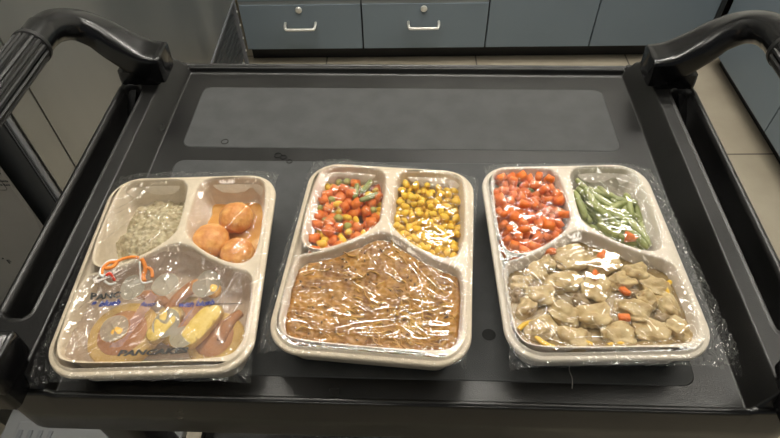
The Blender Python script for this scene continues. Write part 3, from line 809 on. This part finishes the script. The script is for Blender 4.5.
for x,y,a,L,l in ((.022,-.018,.5,.034,'nearest the dividers'),(-.016,-.030,-.25,.030,'left of the centre'),(.010,-.030,.9,.030,'beside the pale wedge'),(.058,-.060,1.2,.03,'at the right wall')):
    P = [(-L/2,0,0),(-L/6,.002,.001),(L/6,.002,.001),(L/2,-.001,0)]
    o = link('sausage_strip', mesh(*tube(catmull(P,5,False),lambda t:.0052*(.6+.4*math.sin(PI*min(.9,max(.1,t)))),12)), M['panbrown'], None, lw(0,x,y,.026)); o.rotation_euler = (0,0,a)
    tag(o,'reddish brown strip of food under the printed film, '+l,'food','brown strips in the left tray')

wr = empty('printed_wrapper', lw(0,0,-.04,.033), 'greyish printed inner film over the pancakes in the left tray', 'wrapper'); wr.rotation_euler = (0,0,TRAYS[0][1])
def wz(x,y): return .0400+.0016*noise.noise((x*45,y*45,2))+.0012*ridged(x*60+y*40,y*16-x*18,5)**4 - .0075*sm(0,.018,-SDF['B'](x,y))
def sheet(pred, dz, step=.0012, x0=-.075,x1=.075,y0=-.097,y1=.014):
    nx,ny = int((x1-x0)/step),int((y1-y0)/step); idx={};vs=[];fs=[]
    for j in range(ny+1):
        for i in range(nx+1):
            x,y = x0+i*step,y0+j*step
            if pred(x,y): idx[i,j]=len(vs); vs.append((x,y+.04,wz(x,y)+dz-.033))
    for j in range(ny):
        for i in range(nx):
            q=[(i,j),(i+1,j),(i+1,j+1),(i,j+1)]
            if all(t in idx for t in q): fs.append(tuple(idx[t] for t in q))
    return mesh(vs,fs)
CIRC = [(-.0054,-.0195,.0118,.0118),(.0315,-.0205,.0125,.0135),(-.0339,-.0225,.0105,.0125),(.0043,-.0590,.0115,.0140),(.0206,-.0730,.0105,.0105),(-.0390,-.0630,.0120,.0130)]
def incirc(x,y,g=0.): return any(((x-a)/(rx+g))**2+((y-b)/(ry+g))**2 < 1 for a,b,rx,ry in CIRC)
link('film_sheet', sheet(lambda x,y: -SDF['B'](x,y) > .0012 and not incirc(x,y,-.0006) and x > -.068+.02*noise.noise((y*20,1,1)), 0.), M['wrapfilm'], wr)
for a,b,rx,ry in CIRC:
    n = 36; rings = [[(a+rx*k*math.cos(2*PI*j/n), b+ry*k*math.sin(2*PI*j/n)+.04, wz(a+rx*k*math.cos(2*PI*j/n),b+ry*k*math.sin(2*PI*j/n))-.0328) for j in range(n)] for k in (1,.8,.6,.4,.2,.02)]
    link('round_window', mesh(*loft(rings,False)), M['clearspot'], wr)
def stripe(x,y): 
    u = x*.93-y*.36; return -SDF['B'](x,y) > .004 and not incirc(x,y,.0004) and (-.007 < u < .004 or .037 < u < .041) and -.082 < y < -.005
link('pale_stripe', sheet(stripe,.0003), M['pinkspot'], wr)
def wtext(s,x,y,size,m,ang=0.,bold=.0003,shear=.25,sx=1.):
    me = text_mesh(s,size,bold,shear,.0001,sx); c_,s_ = math.cos(ang),math.sin(ang)
    for v in me.vertices:
        px = x+v.co.x*c_-v.co.y*s_; py = y+v.co.x*s_+v.co.y*c_; v.co = Vector((px,py+.04,wz(px,py)-.033+.0014+v.co.z))
    return link('lettering', me, m, wr)
wtext('PANC',-.0665,-.0355,.0085,M['ink'],.10,.0004,0,1.1)
wtext('& blueb',-.0655,-.0425,.0072,M['blue_ink'],.08,.00035,.3,1.15)
wtext('flavor',-.0215,-.0425,.0058,M['blue_ink'],.05,.0001,.3)
wtext('with blueb',.0120,-.0450,.0072,M['blue_ink'],.08,.0003,.3,1.0)
wtext('PANCAKES',-.0260,-.0925,.0098,M['ink'],.03,.0005,0,1.15)
def curl(name, pts, r, m, dz):
    vs_,fs_ = tube(catmull([(x,y+.04,(wz(x,y) if SDF['B'](x,y) < -.006 else ZT-.0004)-.033+dz*.6) for x,y in pts],6,False), r, 8)
    vs_ = [Vector((v.x,v.y,v.z)) for v in vs_]
    return link(name, mesh([(a,b,c) for a,b,c in vs_],fs_), m, wr)
arc = [(-.0600,-.0135),(-.0610,-.0060),(-.0570,-.0010),(-.0510,.0000),(-.0460,.0030),(-.0390,.0050),(-.0320,.0040)]
curl('printed_white_outline', [(-.0585,-.0160),(-.0625,-.0120),(-.0620,-.0040),(-.0575,.0015),(-.0510,.0020)], .0011, M['white_ink'], .0006)
curl('printed_orange_shape', arc, .0014, M['orange_ink'], .0012)
curl('printed_orange_shape', [(-.0590,-.0075),(-.0530,-.0060),(-.0500,-.0010)], .0018, M['orange_ink'], .0011)
curl('printed_red_mark', [(-.0560,-.0150),(-.0530,-.0130),(-.0500,-.0165)], .0013, M['red_ink'], .0011)
curl('printed_white_outline', [(-.0585,-.0175),(-.0540,-.0195),(-.0490,-.0180)], .0011, M['white_ink'], .0006)
curl('printed_orange_shape', [(-.0290,.0030),(-.0260,-.0030),(-.0270,-.0110),(-.0250,-.0150)], .0020, M['orange_ink'], .0012)
curl('printed_orange_shape', [(-.0260,-.0030),(-.0210,-.0040),(-.0190,-.0110)], .0016, M['orange_ink'], .0012)
curl('printed_white_outline', [(-.0300,.0000),(-.0290,-.0120),(-.0250,-.0175),(-.0180,-.0150)], .0009, M['white_ink'], .0006)

# ------------------------------------------------------------------ clear films over the trays
def film(ti, corners, dirs, seed, label, amp=1.):
    """corners: world xy of TL, TR, BR, BL; dirs: crease directions (angle, across frequency, along frequency, height)"""
    A,B_,C,D = (Vector(c) for c in corners); nx,ny = 190,240; vs=[]; fs=[]
    c0,a0 = TRAYS[ti]; sdfs = [sdf_poly(COMP[k][::4]) for k in ('TL','TR','B')]
    for j in range(ny+1):
        v = j/ny
        for i in range(nx+1):
            u = i/nx; p = A.lerp(B_,u).lerp(D.lerp(C,u),v)
            # slightly ragged edge
            x,y = wl(ti,p.x,p.y)
            d = osdf(x,y)
            sd = min(s(x,y) for s in sdfs) if d < 0 else 1.
            inn = sm(.0,.010,-sd)                   # inside a compartment
            z = ZT+.0012-.0026*inn
            h = 0.
            for (an,fa,fl,hh) in dirs:
                ca,sa = math.cos(an),math.sin(an); s_ = x*ca+y*sa; t_ = -x*sa+y*ca
                wv = .006*noise.noise((x*25,y*25,seed+an))
                h += hh*ridged((t_+wv)*fa, s_*fl, seed+an*3)**9*sm(-.15,.35,noise.noise((x*22,y*22,seed+an*7)))
            h += .0004*noise.noise((x*35,y*35,seed))+.00022*noise.noise((x*130,y*130,seed+2))
            if inn > 0: z += h*inn*amp
            # short ripples where the film is pulled over the rim and dividers
            if sd < 1.:
                edge = math.exp(-((sd-.001)/.0035)**2)
                z += .0009*edge*noise.noise((x*420,y*420,seed+4))
            if d > 0:
                z = ZT-.001-.55*min(d,.02)-.9*max(0,d-.02)+.0026*noise.noise((x*90,y*90,seed+8))*min(1,d/.004)+.0022*ridged(x*150,y*130,seed)**4*min(1,d/.003)+.0010*noise.noise((x*260,y*260,seed))
            elif d > -.005: z += -.0018*sm(-.0045,-.002,d)+.0005*noise.noise((x*300,y*300,seed))
            vs.append((x,y,max(z,.0012)))
    for j in range(ny):
        for i in range(nx): a = j*(nx+1)+i; fs.append((a,a+nx+1,a+nx+2,a+1))
    o = link('plastic_film', mesh(vs,fs), M['film']); o.location = c0; o.rotation_euler = (0,0,a0); tag(o,label,'plastic film','clear films over the meal trays')
R_ = math.radians
film(0,((-.3035,.426),(-.1385,.434),(-.1235,.199),(-.3035,.193)),((R_(48),80,8,.0034),(R_(35),120,12,.0020),(R_(62),100,10,.0016)),1,'crinkled clear film over the left meal tray with the orange balls')
film(1,((-.1042,.4549),(.0700,.4250),(.0460,.2140),(-.1240,.2260)),((R_(-8),85,7,.0034),(R_(-32),95,9,.0024),(R_(15),140,14,.0012)),12,'crinkled clear film over the middle meal tray with the corn')
film(2,((.0762,.4440),(.2500,.4460),(.2735,.2220),(.0815,.2150)),((R_(-38),80,7,.0034),(R_(5),100,9,.0020),(R_(-65),110,12,.0018)),23,'crinkled clear film over the right meal tray with the green beans')

o = link('hair', mesh(*tube(catmull([(.1405,.240,.002),(.1385,.234,.0014),(.1398,.226,.0012),(.1382,.217,.001)],5,False),.0004,5)), M['hair'])
tag(o,'short pale hair on the deck in front of the right tray','hair')

SC.view_settings.view_transform = 'Standard'; SC.view_settings.look = 'None'; SC.view_settings.gamma = 1; SC.view_settings.exposure = .60
try: SC.view_settings.use_curve_mapping = False
except Exception: pass
SC.cycles.transparent_max_bounces = 16
SC.cycles.sample_clamp_indirect = 4
